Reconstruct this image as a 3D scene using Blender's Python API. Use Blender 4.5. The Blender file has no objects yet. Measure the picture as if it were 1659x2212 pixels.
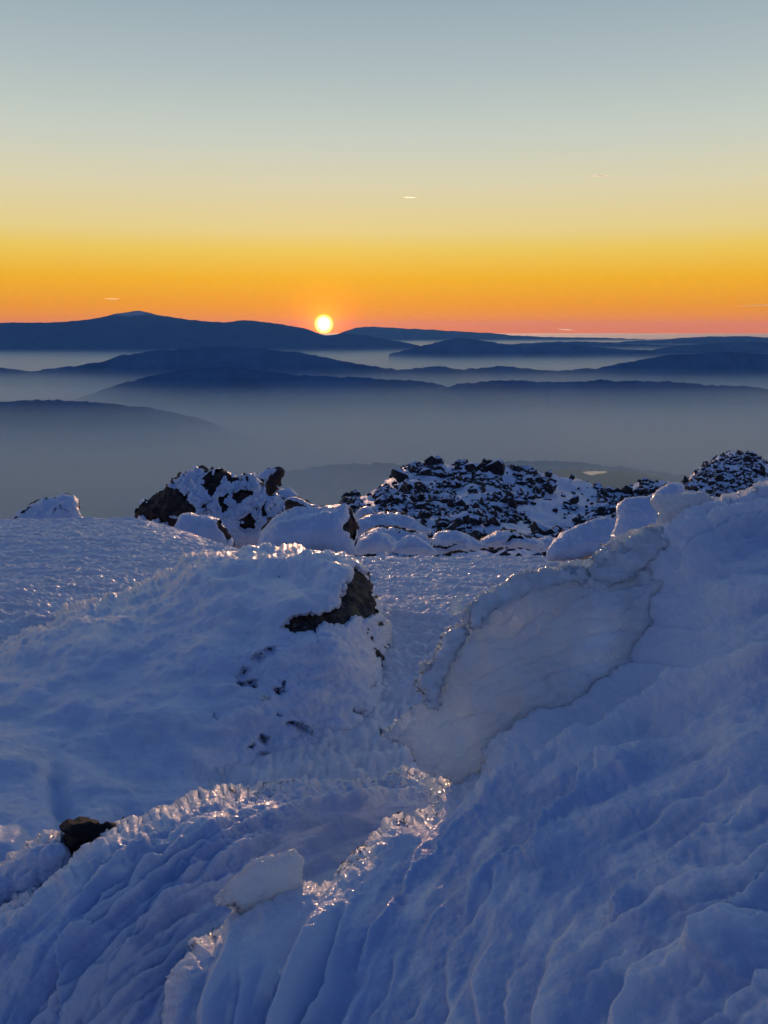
import bpy, math, random
import numpy as np
from mathutils import Vector
random.seed(7); RNG = np.random.default_rng(11)
S = bpy.context.scene
COL = S.collection
R = math.radians

# ------------------------------------------------------------------ camera
PITCH = math.atan(0.2079)
FPX, CX, CY = 1916.0, 829.5, 1106.0          # picture measured on a 1659 x 2212 grid
cd = bpy.data.cameras.new('camera'); cam = bpy.data.objects.new('camera', cd); COL.objects.link(cam)
cam.rotation_euler = (math.pi/2 - PITCH, 0, 0)
cd.sensor_fit = 'VERTICAL'; cd.sensor_height = 24.0; cd.lens = 24.0*FPX/2212.0
cd.clip_start = 0.05; cd.clip_end = 600000
S.camera = cam
S.view_settings.view_transform = 'Standard'; S.view_settings.look = 'None'
S.view_settings.exposure = 0.0; S.view_settings.gamma = 1
S.cycles.use_denoising = True
S.cycles.max_bounces = 16; S.cycles.diffuse_bounces = 4; S.cycles.glossy_bounces = 4
S.cycles.transmission_bounces = 8; S.cycles.volume_bounces = 12
S.cycles.sample_clamp_indirect = 4; S.cycles.caustics_reflective = False; S.cycles.caustics_refractive = False

def ray(px, py):
    px = np.asarray(px, float); py = np.asarray(py, float)
    xc = (px-CX)/FPX; yc = (CY-py)/FPX
    c, s = math.cos(PITCH), math.sin(PITCH)
    return xc, c + yc*s, -s + yc*c
def at(px, py, Y):
    x, y, z = ray(px, py)
    t = Y/y
    return np.stack([x*t, y*t, z*t], -1)

# ------------------------------------------------------------------ sky and sun
SUN_AZ = math.atan((705-CX)/FPX/math.cos(PITCH))      # to the left of +Y
SUN_EL = R(0.8)
W = bpy.data.worlds.new('World'); S.world = W; W.use_nodes = True
wt = W.node_tree; wt.nodes.clear()
def N(t, kind, **kw):
    n = t.nodes.new(kind)
    for k, v in kw.items(): setattr(n, k, v)
    return n
def mth(t, op, a, b=None, clamp=False):
    n = N(t, 'ShaderNodeMath', operation=op, use_clamp=clamp)
    for i, v in enumerate((a, b)):
        if v is None: continue
        if isinstance(v, (int, float)): n.inputs[i].default_value = v
        else: t.links.new(v, n.inputs[i])
    return n.outputs[0]
def mixc(t, f, a, b, mode='MIX'):
    n = N(t, 'ShaderNodeMix', data_type='RGBA', blend_type=mode)
    for i, v in ((0, f), (6, a), (7, b)):
        if isinstance(v, (int, float)): n.inputs[i].default_value = v
        elif isinstance(v, tuple): n.inputs[i].default_value = (*v, 1)
        else: t.links.new(v, n.inputs[i])
    return n.outputs[2]
def s2l(r, g, b):
    f = lambda c: (c/255/12.92) if c/255 <= .04045 else ((c/255+.055)/1.055)**2.4
    return (f(r), f(g), f(b))
def ramp(t, fac, stops, interp='LINEAR'):
    n = N(t, 'ShaderNodeValToRGB'); cr = n.color_ramp; cr.interpolation = interp
    while len(cr.elements) > 1: cr.elements.remove(cr.elements[-1])
    for i, (p, c) in enumerate(stops):
        e = cr.elements[0] if i == 0 else cr.elements.new(p)
        e.position = p; e.color = (*c, 1) if len(c) == 3 else c
    t.links.new(fac, n.inputs[0]); return n.outputs[0]

sky = N(wt, 'ShaderNodeTexSky', sky_type='NISHITA', sun_disc=False)
sky.sun_elevation = SUN_EL; sky.sun_rotation = SUN_AZ; sky.altitude = 2290
sky.air_density = 1.0; sky.dust_density = 1.5; sky.ozone_density = 1.5
bg = N(wt, 'ShaderNodeBackground'); bg.inputs[1].default_value = 0.12
wo = N(wt, 'ShaderNodeOutputWorld')
tc = N(wt, 'ShaderNodeTexCoord')
sep = N(wt, 'ShaderNodeSeparateXYZ'); wt.links.new(tc.outputs['Generated'], sep.inputs[0])
el = mth(wt, 'MULTIPLY', mth(wt, 'ARCSINE', sep.outputs[2]), 180/math.pi)       # elevation in degrees
fac = mth(wt, 'DIVIDE', mth(wt, 'ADD', el, 4.0), 94.0, clamp=True)
def E(d): return (d+4.0)/94.0
SKYF = ramp(wt, fac, [(E(-4), s2l(205,95,30)), (E(-1), s2l(226,104,20)), (E(0.0), s2l(232,136,0)),
    (E(1.4), s2l(238,156,0)), (E(3.05), s2l(242,180,20)), (E(4.7), s2l(238,202,88)), (E(5.8), s2l(233,210,138)),
    (E(8.5), s2l(221,213,178)), (E(11.1), s2l(202,209,197)), (E(14.75), s2l(176,191,194)), (E(18.25), s2l(155,174,184)),
    (E(26), s2l(105,142,190)), (E(40), s2l(62,92,146)), (E(90), s2l(42,62,108))])
SKYB = ramp(wt, fac, [(E(-4), s2l(70,80,110)), (E(0.0), s2l(88,100,140)), (E(4), s2l(112,117,150)), (E(9), s2l(118,124,158)),
    (E(18), s2l(88,109,154)), (E(40), s2l(57,84,136)), (E(90), s2l(42,62,108))])
az = N(wt, 'ShaderNodeMapRange', interpolation_type='SMOOTHSTEP'); wt.links.new(sep.outputs[1], az.inputs[0])
az.inputs[1].default_value = -.35; az.inputs[2].default_value = .65
SKY = mixc(wt, az.outputs[0], SKYB, SKYF)                 # the sky behind the camera is the blue anti-solar one
# the Nishita sky tints the graded sky so that it varies round the compass as a real one does
SKYMIX = mixc(wt, 0.96, sky.outputs[0], SKY)
nd = N(wt, 'ShaderNodeVectorMath', operation='DOT_PRODUCT'); wt.links.new(tc.outputs['Generated'], nd.inputs[0])
SD_EL = math.atan((708-701)/FPX)
SDIR = (math.sin(SUN_AZ)*math.cos(SD_EL), math.cos(SUN_AZ)*math.cos(SD_EL), math.sin(SD_EL))
nd.inputs[1].default_value = SDIR
ang = mth(wt, 'MULTIPLY', mth(wt, 'ARCCOSINE', mth(wt, 'MINIMUM', nd.outputs['Value'], 1.0)), 180/math.pi)
mr = N(wt, 'ShaderNodeMapRange', interpolation_type='SMOOTHSTEP'); wt.links.new(ang, mr.inputs[0])
mr.inputs[1].default_value = 0.22; mr.inputs[2].default_value = 0.74; mr.inputs[3].default_value = 1; mr.inputs[4].default_value = 0
gl = mth(wt, 'POWER', 2.718, mth(wt, 'MULTIPLY', ang, -1.7))
gl2 = mth(wt, 'POWER', 2.718, mth(wt, 'MULTIPLY', ang, -0.35))
bg.inputs[1].default_value = 1.0
def addc(a, b): return mixc(wt, 1.0, a, b, 'ADD')
def scal(f, c):
    n = N(wt, 'ShaderNodeVectorMath', operation='SCALE'); n.inputs[0].default_value = c; wt.links.new(f, n.inputs['Scale']); return n.outputs[0]
tot = addc(addc(SKYMIX, scal(mth(wt, 'POWER', mr.outputs[0], 2.4), (30, 15, 3.0))), addc(scal(gl, (3.2, 0.75, 0.0)), scal(gl2, (0.10, 0.02, 0.0))))
wt.links.new(tot, bg.inputs[0]); wt.links.new(bg.outputs[0], wo.inputs[0])
sky_scale = N(wt, 'ShaderNodeVectorMath', operation='SCALE'); sky_scale.inputs['Scale'].default_value = 0.12
wt.links.new(sky.outputs[0], sky_scale.inputs[0])
for l in list(wt.links):
    if l.from_node == sky and l.to_node != sky_scale:
        dst = l.to_socket; wt.links.remove(l); wt.links.new(sky_scale.outputs[0], dst)

ld = bpy.data.lights.new('sun', 'SUN'); ld.energy = 0.85; ld.angle = R(0.6); ld.color = (1.0, 0.66, 0.44)
sun = bpy.data.objects.new('sun', ld); COL.objects.link(sun)
d = Vector((math.sin(SUN_AZ)*math.cos(SUN_EL), math.cos(SUN_AZ)*math.cos(SUN_EL), math.sin(SUN_EL)))
sun.rotation_euler = d.to_track_quat('Z', 'Y').to_euler()

# ------------------------------------------------------------------ noise
_perm = np.random.default_rng(3).permutation(256).astype(np.int32); _perm = np.concatenate([_perm, _perm, _perm])
_g = np.array([[1,1,0],[-1,1,0],[1,-1,0],[-1,-1,0],[1,0,1],[-1,0,1],[1,0,-1],[-1,0,-1],[0,1,1],[0,-1,1],[0,1,-1],[0,-1,-1],[1,1,0],[-1,1,0],[0,-1,1],[0,-1,-1]], np.float32)
def pn(p):
    p = np.asarray(p, np.float32); i = np.floor(p).astype(np.int64); f = (p-i).astype(np.float32); i = (i & 255).astype(np.int32)
    u = f*f*f*(f*(f*6-15)+10)
    out = 0
    for dx in (0, 1):
        wx = u[:, 0] if dx else 1-u[:, 0]
        a = _perm[(i[:, 0]+dx) & 255]
        for dy in (0, 1):
            wy = u[:, 1] if dy else 1-u[:, 1]
            b = _perm[a + ((i[:, 1]+dy) & 255)]
            for dz in (0, 1):
                wz = u[:, 2] if dz else 1-u[:, 2]
                h = _perm[b + ((i[:, 2]+dz) & 255)] & 15
                g = _g[h]
                out = out + wx*wy*wz*(g[:, 0]*(f[:, 0]-dx)+g[:, 1]*(f[:, 1]-dy)+g[:, 2]*(f[:, 2]-dz))
    return out
def fbm(p, o=4, lac=2.03, g=.5, mode=0):
    p = np.asarray(p, np.float32); a = 1.0; s = 0
    for k in range(o):
        n = pn(p + 17.3*k)
        if mode == 1: n = np.abs(n)*2 - .5        # billow: lobes with creases
        if mode == 2: n = .5 - np.abs(n)*2        # ridged
        s = s + a*n; a *= g; p = p*lac
    return s
def v3(a, b, c=0.0):
    a = np.asarray(a, float); return np.stack([a, np.broadcast_to(b, a.shape), np.broadcast_to(c, a.shape)], -1)
def sstep(x, a, b):
    t = np.clip((x-a)/(b-a), 0, 1); return t*t*(3-2*t)

# ------------------------------------------------------------------ mesh helpers
def link_mesh(name, V, F, mat, parent=None, smooth=True, attrs=None):
    me = bpy.data.meshes.new(name)
    V = np.ascontiguousarray(V, np.float32); F = np.ascontiguousarray(F, np.int32)
    me.vertices.add(len(V)); me.vertices.foreach_set('co', V.ravel())
    k = F.shape[1]
    me.loops.add(F.size); me.loops.foreach_set('vertex_index', F.ravel())
    me.polygons.add(len(F)); me.polygons.foreach_set('loop_start', np.arange(0, F.size, k, dtype=np.int32))
    me.polygons.foreach_set('use_smooth', np.full(len(F), smooth))
    me.update(calc_edges=True); me.validate()
    for an, av in (attrs or {}).items():
        a = me.attributes.new(an, 'FLOAT', 'POINT'); a.data.foreach_set('value', np.ascontiguousarray(av, np.float32))
    me.materials.append(mat)
    o = bpy.data.objects.new(name, me); COL.objects.link(o)
    if parent is not None:
        o.parent = parent; o.matrix_parent_inverse = parent.matrix_world.inverted()
        o.location = -Vector(parent.location); o.matrix_parent_inverse.identity()
    return o
def tag(o, label=None, cat=None, group=None, kind=None):
    for k, v in (('label', label), ('category', cat), ('group', group), ('kind', kind)):
        if v: o[k] = v
    return o
def thing(name, label, cat, loc, group=None):
    o = bpy.data.objects.new(name, None); COL.objects.link(o); o.location = loc; o.empty_display_size = .1
    return tag(o, label, cat, group)
def vnorm(V, F):
    n = np.zeros_like(V)
    a = V[F[:, 2]]-V[F[:, 0]]; b = V[F[:, 3]]-V[F[:, 1]]
    fn = np.cross(a, b)
    for k in range(4):
        for c in range(3): n[:, c] += np.bincount(F[:, k], fn[:, c], len(V))
    return n/np.maximum(np.linalg.norm(n, axis=1, keepdims=True), 1e-12)
def poly_dist(px, py, poly, closed=True):
    """distance, side sign, arc parameter to a polyline; chunked"""
    A = np.asarray(poly, float); B = np.roll(A, -1, 0) if closed else A[1:]
    if not closed: A = A[:-1]
    ab = B-A; L2 = np.maximum((ab**2).sum(1), 1e-9); Ls = np.sqrt(L2); acc = np.concatenate([[0], np.cumsum(Ls)[:-1]])
    n = len(px); D = np.empty(n); SG = np.empty(n); T = np.empty(n); Q = np.empty((n, 2))
    for s in range(0, n, 40000):
        x = px[s:s+40000, None]; y = py[s:s+40000, None]
        t = np.clip(((x-A[:, 0])*ab[:, 0]+(y-A[:, 1])*ab[:, 1])/L2, 0, 1)
        qx = A[:, 0]+t*ab[:, 0]; qy = A[:, 1]+t*ab[:, 1]
        d2 = (x-qx)**2+(y-qy)**2; k = d2.argmin(1); r = np.arange(len(k))
        D[s:s+40000] = np.sqrt(d2[r, k]); T[s:s+40000] = acc[k]+t[r, k]*Ls[k]
        Q[s:s+40000, 0] = qx[r, k]; Q[s:s+40000, 1] = qy[r, k]
        SG[s:s+40000] = np.sign(ab[k, 0]*(y[:, 0]-A[k, 1])-ab[k, 1]*(x[:, 0]-A[k, 0]))
    return D, SG, T/acc[-1] if len(acc) > 1 else T, Q
def inside(px, py, poly):
    A = np.asarray(poly, float); B = np.roll(A, -1, 0); r = np.zeros(len(px), bool)
    for (x1, y1), (x2, y2) in zip(A, B):
        if y1 == y2: continue
        c = ((y1 > py) != (y2 > py)) & (px < (x2-x1)*(py-y1)/(y2-y1)+x1); r ^= c
    return r
def densify(poly, seg, jit=0, sc=30., closed=True, seed=0., lobes=False):
    P = np.asarray(poly, float); out = []
    n = len(P)
    rng = range(n if closed else n-1)
    for i in rng:                                   # Catmull-Rom through the traced points
        p0, p1, p2, p3 = (P[(i-1) % n], P[i], P[(i+1) % n], P[(i+2) % n]) if closed else (P[max(i-1, 0)], P[i], P[i+1], P[min(i+2, n-1)])
        L = np.linalg.norm(p2-p1); m = max(1, int(L/seg)); t = (np.arange(m)/m)[:, None]
        c = .5*((2*p1)+(-p0+p2)*t+(2*p0-5*p1+4*p2-p3)*t*t+(-p0+3*p1-3*p2+p3)*t**3)
        lin = p1+(p2-p1)*t; out.append(.6*c+.4*lin)
    if not closed: out.append(P[-1:])
    o = np.concatenate(out)
    if jit:
        q = v3(o[:, 0]/sc, o[:, 1]/sc, seed)
        m = 1 if lobes else 0
        o = o+jit*np.stack([fbm(q, 4, mode=m), fbm(q+55.1, 4, mode=m)], 1)
    return o
def rbf(ctrl):
    C = np.asarray(ctrl, float); P = C[:, :2]/500; n = len(P)
    K = np.linalg.norm(P[:, None]-P[None], axis=2); A = np.zeros((n+3, n+3)); A[:n, :n] = K; A[:n, n] = 1; A[:n, n+1:] = P
    A[n, :n] = 1; A[n+1:, :n] = P.T
    w = np.linalg.solve(A, np.concatenate([C[:, 2], [0, 0, 0]]))
    def f(px, py):
        out = w[n]+w[n+1]*px/500+w[n+2]*py/500
        for i in range(n): out = out+w[i]*np.sqrt((px/500-P[i, 0])**2+(py/500-P[i, 1])**2)
        return out
    return f

def relief(name, outline, base, step, mat, parent=None, Rr=60, T=.1, back=.5, Rb=120, jit=4, jsc=30, disp=None, holes=None, hole_depth=.05, ice=None, seed=0., lobes=False, jdense=None, hj=5, scale_disp=False):
    """A closed, thick body. Its outline is given as seen from the camera, its front lies at the distance base(),
    rolls back at the rim and closes behind with its own back."""
    O = densify(outline, jdense or max(step*1.5, 3), jit, jsc, seed=seed, lobes=lobes)
    x0, y0 = O.min(0); x1, y1 = O.max(0)
    nx = int((x1-x0)/step)+2; ny = int((y1-y0)/step)+2
    gx, gy = np.meshgrid(x0+np.arange(nx)*step, y0+np.arange(ny)*step)
    gx = gx.ravel(); gy = gy.ravel()
    ins = inside(gx, gy, O)
    idx = np.arange(nx*ny).reshape(ny, nx)
    q = np.stack([idx[:-1, :-1], idx[1:, :-1], idx[1:, 1:], idx[:-1, 1:]], -1).reshape(-1, 4)
    q = q[ins[q].all(1)]
    used = np.unique(q); cnt = np.bincount(q.ravel(), minlength=nx*ny)
    m = np.full(nx*ny, -1); m[used] = np.arange(len(used)); q = m[q]
    px = gx[used].copy(); py = gy[used].copy(); bnd = cnt[used] < 4
    sd, _, _, Q = poly_dist(px, py, O)
    px[bnd] = Q[bnd, 0]; py[bnd] = Q[bnd, 1]; sd[bnd] = 0
    prof = lambda s, r: np.sqrt(np.maximum(0, 1-(1-np.minimum(s/r, 1))**2))
    tt = T(px, py) if callable(T) else T
    bse = base(px, py)
    Yf = bse+tt*(1-prof(sd, Rr))
    hm = np.zeros(len(px))
    if holes is not None:
        for hp in holes:
            H = np.asarray(hp, float)
            wx = px+hj*fbm(v3(px/22, py/22, 3.3+seed), 3)*2; wy = py+hj*fbm(v3(px/22, py/22, 9.7+seed), 3)*2
            near = (wx > H[:, 0].min()-20) & (wx < H[:, 0].max()+20) & (wy > H[:, 1].min()-20) & (wy < H[:, 1].max()+20)
            k = np.nonzero(near)[0]
            if len(k) == 0: continue
            dd, _, _, _ = poly_dist(wx[k], wy[k], H)
            s = np.where(inside(wx[k], wy[k], H), dd, -dd)
            hm[k] = np.maximum(hm[k], sstep(s, -4.5, .6*step))
        Yf = Yf+hole_depth*hm
    V = at(px, py, Yf)
    icev = None
    if ice is not None: icev = ice(px, py, sd)
    if disp is not None:
        n = vnorm(V, q)
        dv = disp(V, px, py, sd)*(V[:, 1]/2.0 if scale_disp else 1)
        V = V+n*(dv*(1-hm))[:, None]
    inn = np.nonzero(~bnd)[0]
    Yb = (bse+tt+back*prof(sd, Rb))[inn]
    Vb = at(px[inn], py[inn], Yb)
    mb = np.arange(len(px)); mb[inn] = len(px)+np.arange(len(inn))
    qf = q
    if holes is not None: qf = q[(hm[q] < .97).any(1)]
    F = np.concatenate([qf, mb[q][:, ::-1]])
    VV = np.concatenate([V, Vb])
    at_ = {}
    if icev is not None: at_['ice'] = np.concatenate([icev, icev[inn]])
    loc = VV
    o = link_mesh(name, loc, F, mat, parent, attrs=at_)
    return o, dict(px=px, py=py, V=V, O=O)

# ------------------------------------------------------------------ materials
def newmat(name):
    m = bpy.data.materials.new(name); m.use_nodes = True; t = m.node_tree; t.nodes.clear()
    return m, t, N(t, 'ShaderNodeOutputMaterial')
def noise_tex(t, scale, detail=4, rough=.5, coord=None, dim='3D'):
    n = N(t, 'ShaderNodeTexNoise'); n.inputs['Scale'].default_value = scale; n.inputs['Detail'].default_value = detail
    n.inputs['Roughness'].default_value = rough
    if coord is not None: t.links.new(coord, n.inputs['Vector'])
    return n.outputs[0]
def posn(t): return N(t, 'ShaderNodeNewGeometry').outputs['Position']
def bump(t, h, strength, dist, prev=None):
    b = N(t, 'ShaderNodeBump'); b.inputs['Strength'].default_value = strength; b.inputs['Distance'].default_value = dist
    t.links.new(h, b.inputs['Height'])
    if prev is not None: t.links.new(prev, b.inputs['Normal'])
    return b.outputs[0]
def snow_mat(name, scale=1.0, sss=.4, depth=.03, col=(.66, .76, .92), ice=False, icecol=(.80, .84, .93), rough=.55, glint=.5, glass=.3, rime=False):
    m, t, out = newmat(name); p = posn(t)
    b = N(t, 'ShaderNodeBsdfPrincipled'); L = t.links
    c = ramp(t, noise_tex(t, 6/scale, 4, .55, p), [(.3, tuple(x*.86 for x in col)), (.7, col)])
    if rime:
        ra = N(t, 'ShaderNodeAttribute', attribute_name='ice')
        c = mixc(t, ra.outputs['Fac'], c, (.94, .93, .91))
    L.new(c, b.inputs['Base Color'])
    b.inputs['Roughness'].default_value = rough; b.inputs['Specular IOR Level'].default_value = .5
    b.inputs['Subsurface Weight'].default_value = sss; b.inputs['Subsurface Radius'].default_value = (.6, .8, 1.0)
    b.inputs['Subsurface Scale'].default_value = depth*scale
    n1 = bump(t, noise_tex(t, 55/scale, 5, .6, p), .5, .010*scale)
    n2 = bump(t, noise_tex(t, 320/scale, 3, .6, p), .45, .0022*scale, n1)
    L.new(n2, b.inputs['Normal'])
    b.inputs['Coat Weight'].default_value = glint; b.inputs['Coat Roughness'].default_value = .12; b.inputs['Coat IOR'].default_value = 1.31
    n3 = bump(t, noise_tex(t, 90/scale, 2, .5, p), 1.0, .012*scale)
    L.new(n3, b.inputs['Coat Normal'])
    sh = b.outputs[0]
    if ice:
        a = N(t, 'ShaderNodeAttribute', attribute_name='ice')
        tl = N(t, 'ShaderNodeBsdfTranslucent'); tl.inputs[0].default_value = (*icecol, 1); L.new(n1, tl.inputs[1])
        gs = N(t, 'ShaderNodeBsdfPrincipled'); gs.inputs['Base Color'].default_value = (*icecol, 1)
        gs.inputs['Transmission Weight'].default_value = 1; gs.inputs['Roughness'].default_value = .38; gs.inputs['IOR'].default_value = 1.25
        L.new(n1, gs.inputs['Normal'])
        gs.inputs['Coat Weight'].default_value = 1; gs.inputs['Coat Roughness'].default_value = .08; L.new(n3, gs.inputs['Coat Normal'])
        m1 = N(t, 'ShaderNodeMixShader'); m1.inputs[0].default_value = glass; L.new(tl.outputs[0], m1.inputs[1]); L.new(gs.outputs[0], m1.inputs[2])
        m2 = N(t, 'ShaderNodeMixShader'); L.new(a.outputs['Fac'], m2.inputs[0]); L.new(sh, m2.inputs[1]); L.new(m1.outputs[0], m2.inputs[2])
        sh = m2.outputs[0]
    L.new(sh, out.inputs[0]); return m
def rock_mat(name, scale=1.0, lichen=True, col=((.012, .011, .012), (.055, .042, .036)), snow=None):
    m, t, out = newmat(name); p = posn(t); L = t.links
    b = N(t, 'ShaderNodeBsdfPrincipled'); b.inputs['Roughness'].default_value = .8
    c = ramp(t, noise_tex(t, 14/scale, 6, .6, p), [(.35, col[0]), (.7, col[1])])
    if lichen:
        f = ramp(t, noise_tex(t, 11/scale, 3, .5, p), [(.54, (0, 0, 0)), (.60, (1, 1, 1))])
        c = mixc(t, f, c, (.085, .075, .035))
        f2 = ramp(t, noise_tex(t, 23/scale, 3, .5, p), [(.60, (0, 0, 0)), (.64, (1, 1, 1))])
        c = mixc(t, f2, c, (.11, .09, .095))
    nb = bump(t, noise_tex(t, 30/scale, 6, .65, p), .7, .02*scale)
    if snow:
        g = N(t, 'ShaderNodeNewGeometry'); s = N(t, 'ShaderNodeSeparateXYZ'); L.new(g.outputs['Normal'], s.inputs[0])
        h = mth(t, 'ADD', s.outputs[2], mth(t, 'MULTIPLY', mth(t, 'SUBTRACT', noise_tex(t, 4/scale, 4, .6, p), .5), 1.1))
        f = ramp(t, h, [(snow-.04, (0, 0, 0)), (snow+.04, (1, 1, 1))])
        c = mixc(t, f, c, (.66, .76, .92))
    L.new(c, b.inputs['Base Color']); L.new(nb, b.inputs['Normal']); L.new(b.outputs[0], out.inputs[0]); return m
M_SNOW = snow_mat('snow', rime=True)
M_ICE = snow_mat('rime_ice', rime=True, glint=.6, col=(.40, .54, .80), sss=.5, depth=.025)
M_CLEAR = snow_mat('clear_ice', ice=True, rough=.3, glint=1.0, col=(.88, .89, .91), sss=1, depth=.05, icecol=(.72, .87, 1.0), glass=.2)
M_FIELD = snow_mat('field_snow', scale=1.6, glint=.9)
M_FAR = snow_mat('far_snow', scale=12, sss=0, glint=0)
M_ROCK = rock_mat('lichen_rock')
M_ROCKB = rock_mat('red_brown_rock', 4, False, ((.012, .009, .009), (.075, .035, .025)))
M_TALUS = rock_mat('talus_rock', 8, False, ((.010, .010, .013), (.06, .045, .042)), snow=.70)
def flat_mat(name, c1, c2, scale, rough=.9):
    m, t, out = newmat(name); b = N(t, 'ShaderNodeBsdfPrincipled'); b.inputs['Roughness'].default_value = rough
    t.links.new(ramp(t, noise_tex(t, scale, 5, .6, posn(t)), [(.35, c1), (.65, c2)]), b.inputs['Base Color'])
    t.links.new(b.outputs[0], out.inputs[0]); return m
M_HILL = flat_mat('haze_tinted_forest_hills', (.055, .15, .29), (.085, .21, .40), .0012)  # forest colour with the blue of distance haze painted into it

# ------------------------------------------------------------------ ground: one sheet from the plateau to the horizon
def ground_z(x, y):
    az = np.degrees(np.arctan2(x, y)); r = np.hypot(x, y)
    z = np.interp(y, [0, 2, 5, 6, 8, 10, 12, 14, 20, 26, 40, 70, 110, 170, 260, 600, 3800, 9000, 160000],
                     [-1.75, -1.75, -1.66, -1.86, -2.20, -2.64, -3.22, -3.85, -5.8, -7.2, -11.5, -19.5, -32, -58, -100, -300, -1690, -1700, -1700])
    left = sstep(-az, 5, 17)*sstep(y, 7, 10)*(1-sstep(y, 16, 30))           # the plateau reaches further on the left
    z = z+left*np.interp(y, [7, 10, 12, 14, 20, 30], [0, .25, .5, .8, .5, 0])
    return z
def build_ground():
    na, nr = 720, 1500
    a = np.radians(np.linspace(-50, 50, na)); r = np.concatenate([np.geomspace(.9, 4, 150, endpoint=False), np.geomspace(4, 16, 800, endpoint=False), np.geomspace(16, 160000, nr-950)])
    A, Rr = np.meshgrid(a, r); x = (np.tan(A)*Rr).ravel(); y = Rr.ravel()
    z = ground_z(x, y)
    near = 1-sstep(y, 25, 60)
    q = v3(x*.9, y*2.2, 0)
    z = z+near*(.03*fbm(v3(x*.35, y*.6, 4), 3))
    ss = fbm(v3(x*1.3+.4*fbm(v3(x, y, 2), 2), y*4.5, 1.), 4, mode=0)
    z = z+near*(.028*ss+.016*np.maximum(0, fbm(v3(x*4, y*9, 2.), 3))*2+.010*fbm(v3(x*11, y*16, 7.), 3))
    z = z+near*(.018*np.abs(pn(v3(x*24, y*26, 2.5)))*2+.012*np.abs(pn(v3(x*55, y*50, 4.5))))
    far = sstep(y, 5000, 12000)
    z = z+far*60*fbm(v3(x/4000, y/4000, 1), 3)
    rl = np.hypot((x-1830)/1500, (y-7700)/1300)
    z = np.where(y > 5000, z+(1-sstep(rl, .35, 1))*(-1292-z), z)
    idx = np.arange(na*nr).reshape(nr, na)
    F = np.stack([idx[:-1, :-1], idx[:-1, 1:], idx[1:, 1:], idx[1:, :-1]], -1).reshape(-1, 4)
    o = link_mesh('snow_ground', np.stack([x, y, z], -1), F, M_GROUND)
    return tag(o, 'wind-packed snow plateau falling away to the misty valley floor', None, None, 'structure')
m, t, out = newmat('ground'); M_GROUND = m
# snow up high, dark forest and fields down in the valley
fieldb = snow_mat('tmp', scale=1.6, glint=.22, col=(.96, .92, .91))
M_GROUND = fieldb; M_GROUND.name = 'ground_snow'
gt = M_GROUND.node_tree
pb = next(n for n in gt.nodes if n.type == 'BSDF_PRINCIPLED')
gs = N(gt, 'ShaderNodeSeparateXYZ'); gt.links.new(posn(gt), gs.inputs[0])
gf = mth(gt, 'DIVIDE', mth(gt, 'MULTIPLY', mth(gt, 'ADD', gs.outputs[2], 350.0), -1.0), 500.0, clamp=True)
src = pb.inputs['Base Color'].links[0].from_socket
gt.links.new(mixc(gt, gf, src, (.03, .045, .05)), pb.inputs['Base Color'])
pb.inputs['Subsurface Weight'].default_value = .6; pb.inputs['Subsurface Scale'].default_value = .03
cw = mth(gt, 'MULTIPLY', mth(gt, 'SUBTRACT', 1.0, gf), .22); gt.links.new(cw, pb.inputs['Coat Weight'])
ground = build_ground()

# ------------------------------------------------------------------ far mountain ridges
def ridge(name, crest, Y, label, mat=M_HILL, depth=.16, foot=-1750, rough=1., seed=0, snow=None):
    C = densify(crest, 3, 0, closed=False)
    n = len(C); px = C[:, 0]
    nse = fbm(v3(px/14, seed, .5), 5)*2.2*rough+fbm(v3(px/60, seed, 9.5), 3)*2.5*rough
    top = at(px, C[:, 1]+nse, Y+0*px)
    m = 44; rows = []
    for j in range(-m, m+1):
        u = j/m; au = abs(u)
        w = Y*depth*(abs(u)**1.1)*(1 if u > 0 else -1)
        h = top[:, 2]+(foot-top[:, 2])*(au**.72)
        yy = (Y+w)+0*top[:, 0]; xx = top[:, 0]*(yy/Y)
        hh = h+(fbm(v3(xx/(Y*.02), yy/(Y*.02), seed), 5, mode=2))*Y*.0045*np.minimum(1, au*6)*rough-Y*.0022*np.minimum(1, au*6)*rough
        rows.append(np.stack([xx, yy, hh], -1))
    V = np.stack(rows, 0); k = V.shape[0]; idx = np.arange(k*n).reshape(k, n)
    F = np.stack([idx[:-1, :-1], idx[:-1, 1:], idx[1:, 1:], idx[1:, :-1]], -1).reshape(-1, 4)
    o = link_mesh(name, V.reshape(-1, 3), F, mat)
    return tag(o, label, None, None, 'structure')
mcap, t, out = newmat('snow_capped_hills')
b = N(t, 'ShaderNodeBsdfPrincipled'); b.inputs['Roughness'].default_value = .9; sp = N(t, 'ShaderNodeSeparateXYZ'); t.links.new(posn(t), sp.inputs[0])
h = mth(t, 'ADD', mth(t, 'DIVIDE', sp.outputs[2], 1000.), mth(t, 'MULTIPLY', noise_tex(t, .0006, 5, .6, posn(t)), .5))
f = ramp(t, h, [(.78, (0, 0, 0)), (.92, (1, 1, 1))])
t.links.new(mixc(t, f, (.065, .17, .33), (.5, .55, .65)), b.inputs['Base Color']); t.links.new(b.outputs[0], out.inputs[0])  # slopes below the cap: haze blue painted into the base colour; cap is snow
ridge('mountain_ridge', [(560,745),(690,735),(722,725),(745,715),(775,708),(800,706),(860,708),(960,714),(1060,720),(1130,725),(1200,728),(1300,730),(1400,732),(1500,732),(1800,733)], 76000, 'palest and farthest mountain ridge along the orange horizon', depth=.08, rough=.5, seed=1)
ridge('mountain_ridge', [(1060,752),(1180,744),(1300,740),(1370,737),(1440,733),(1520,727),(1600,726),(1680,730),(1900,735)], 56000, 'pale far ridge at the right end of the horizon', depth=.1, rough=.4, seed=2)
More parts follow.
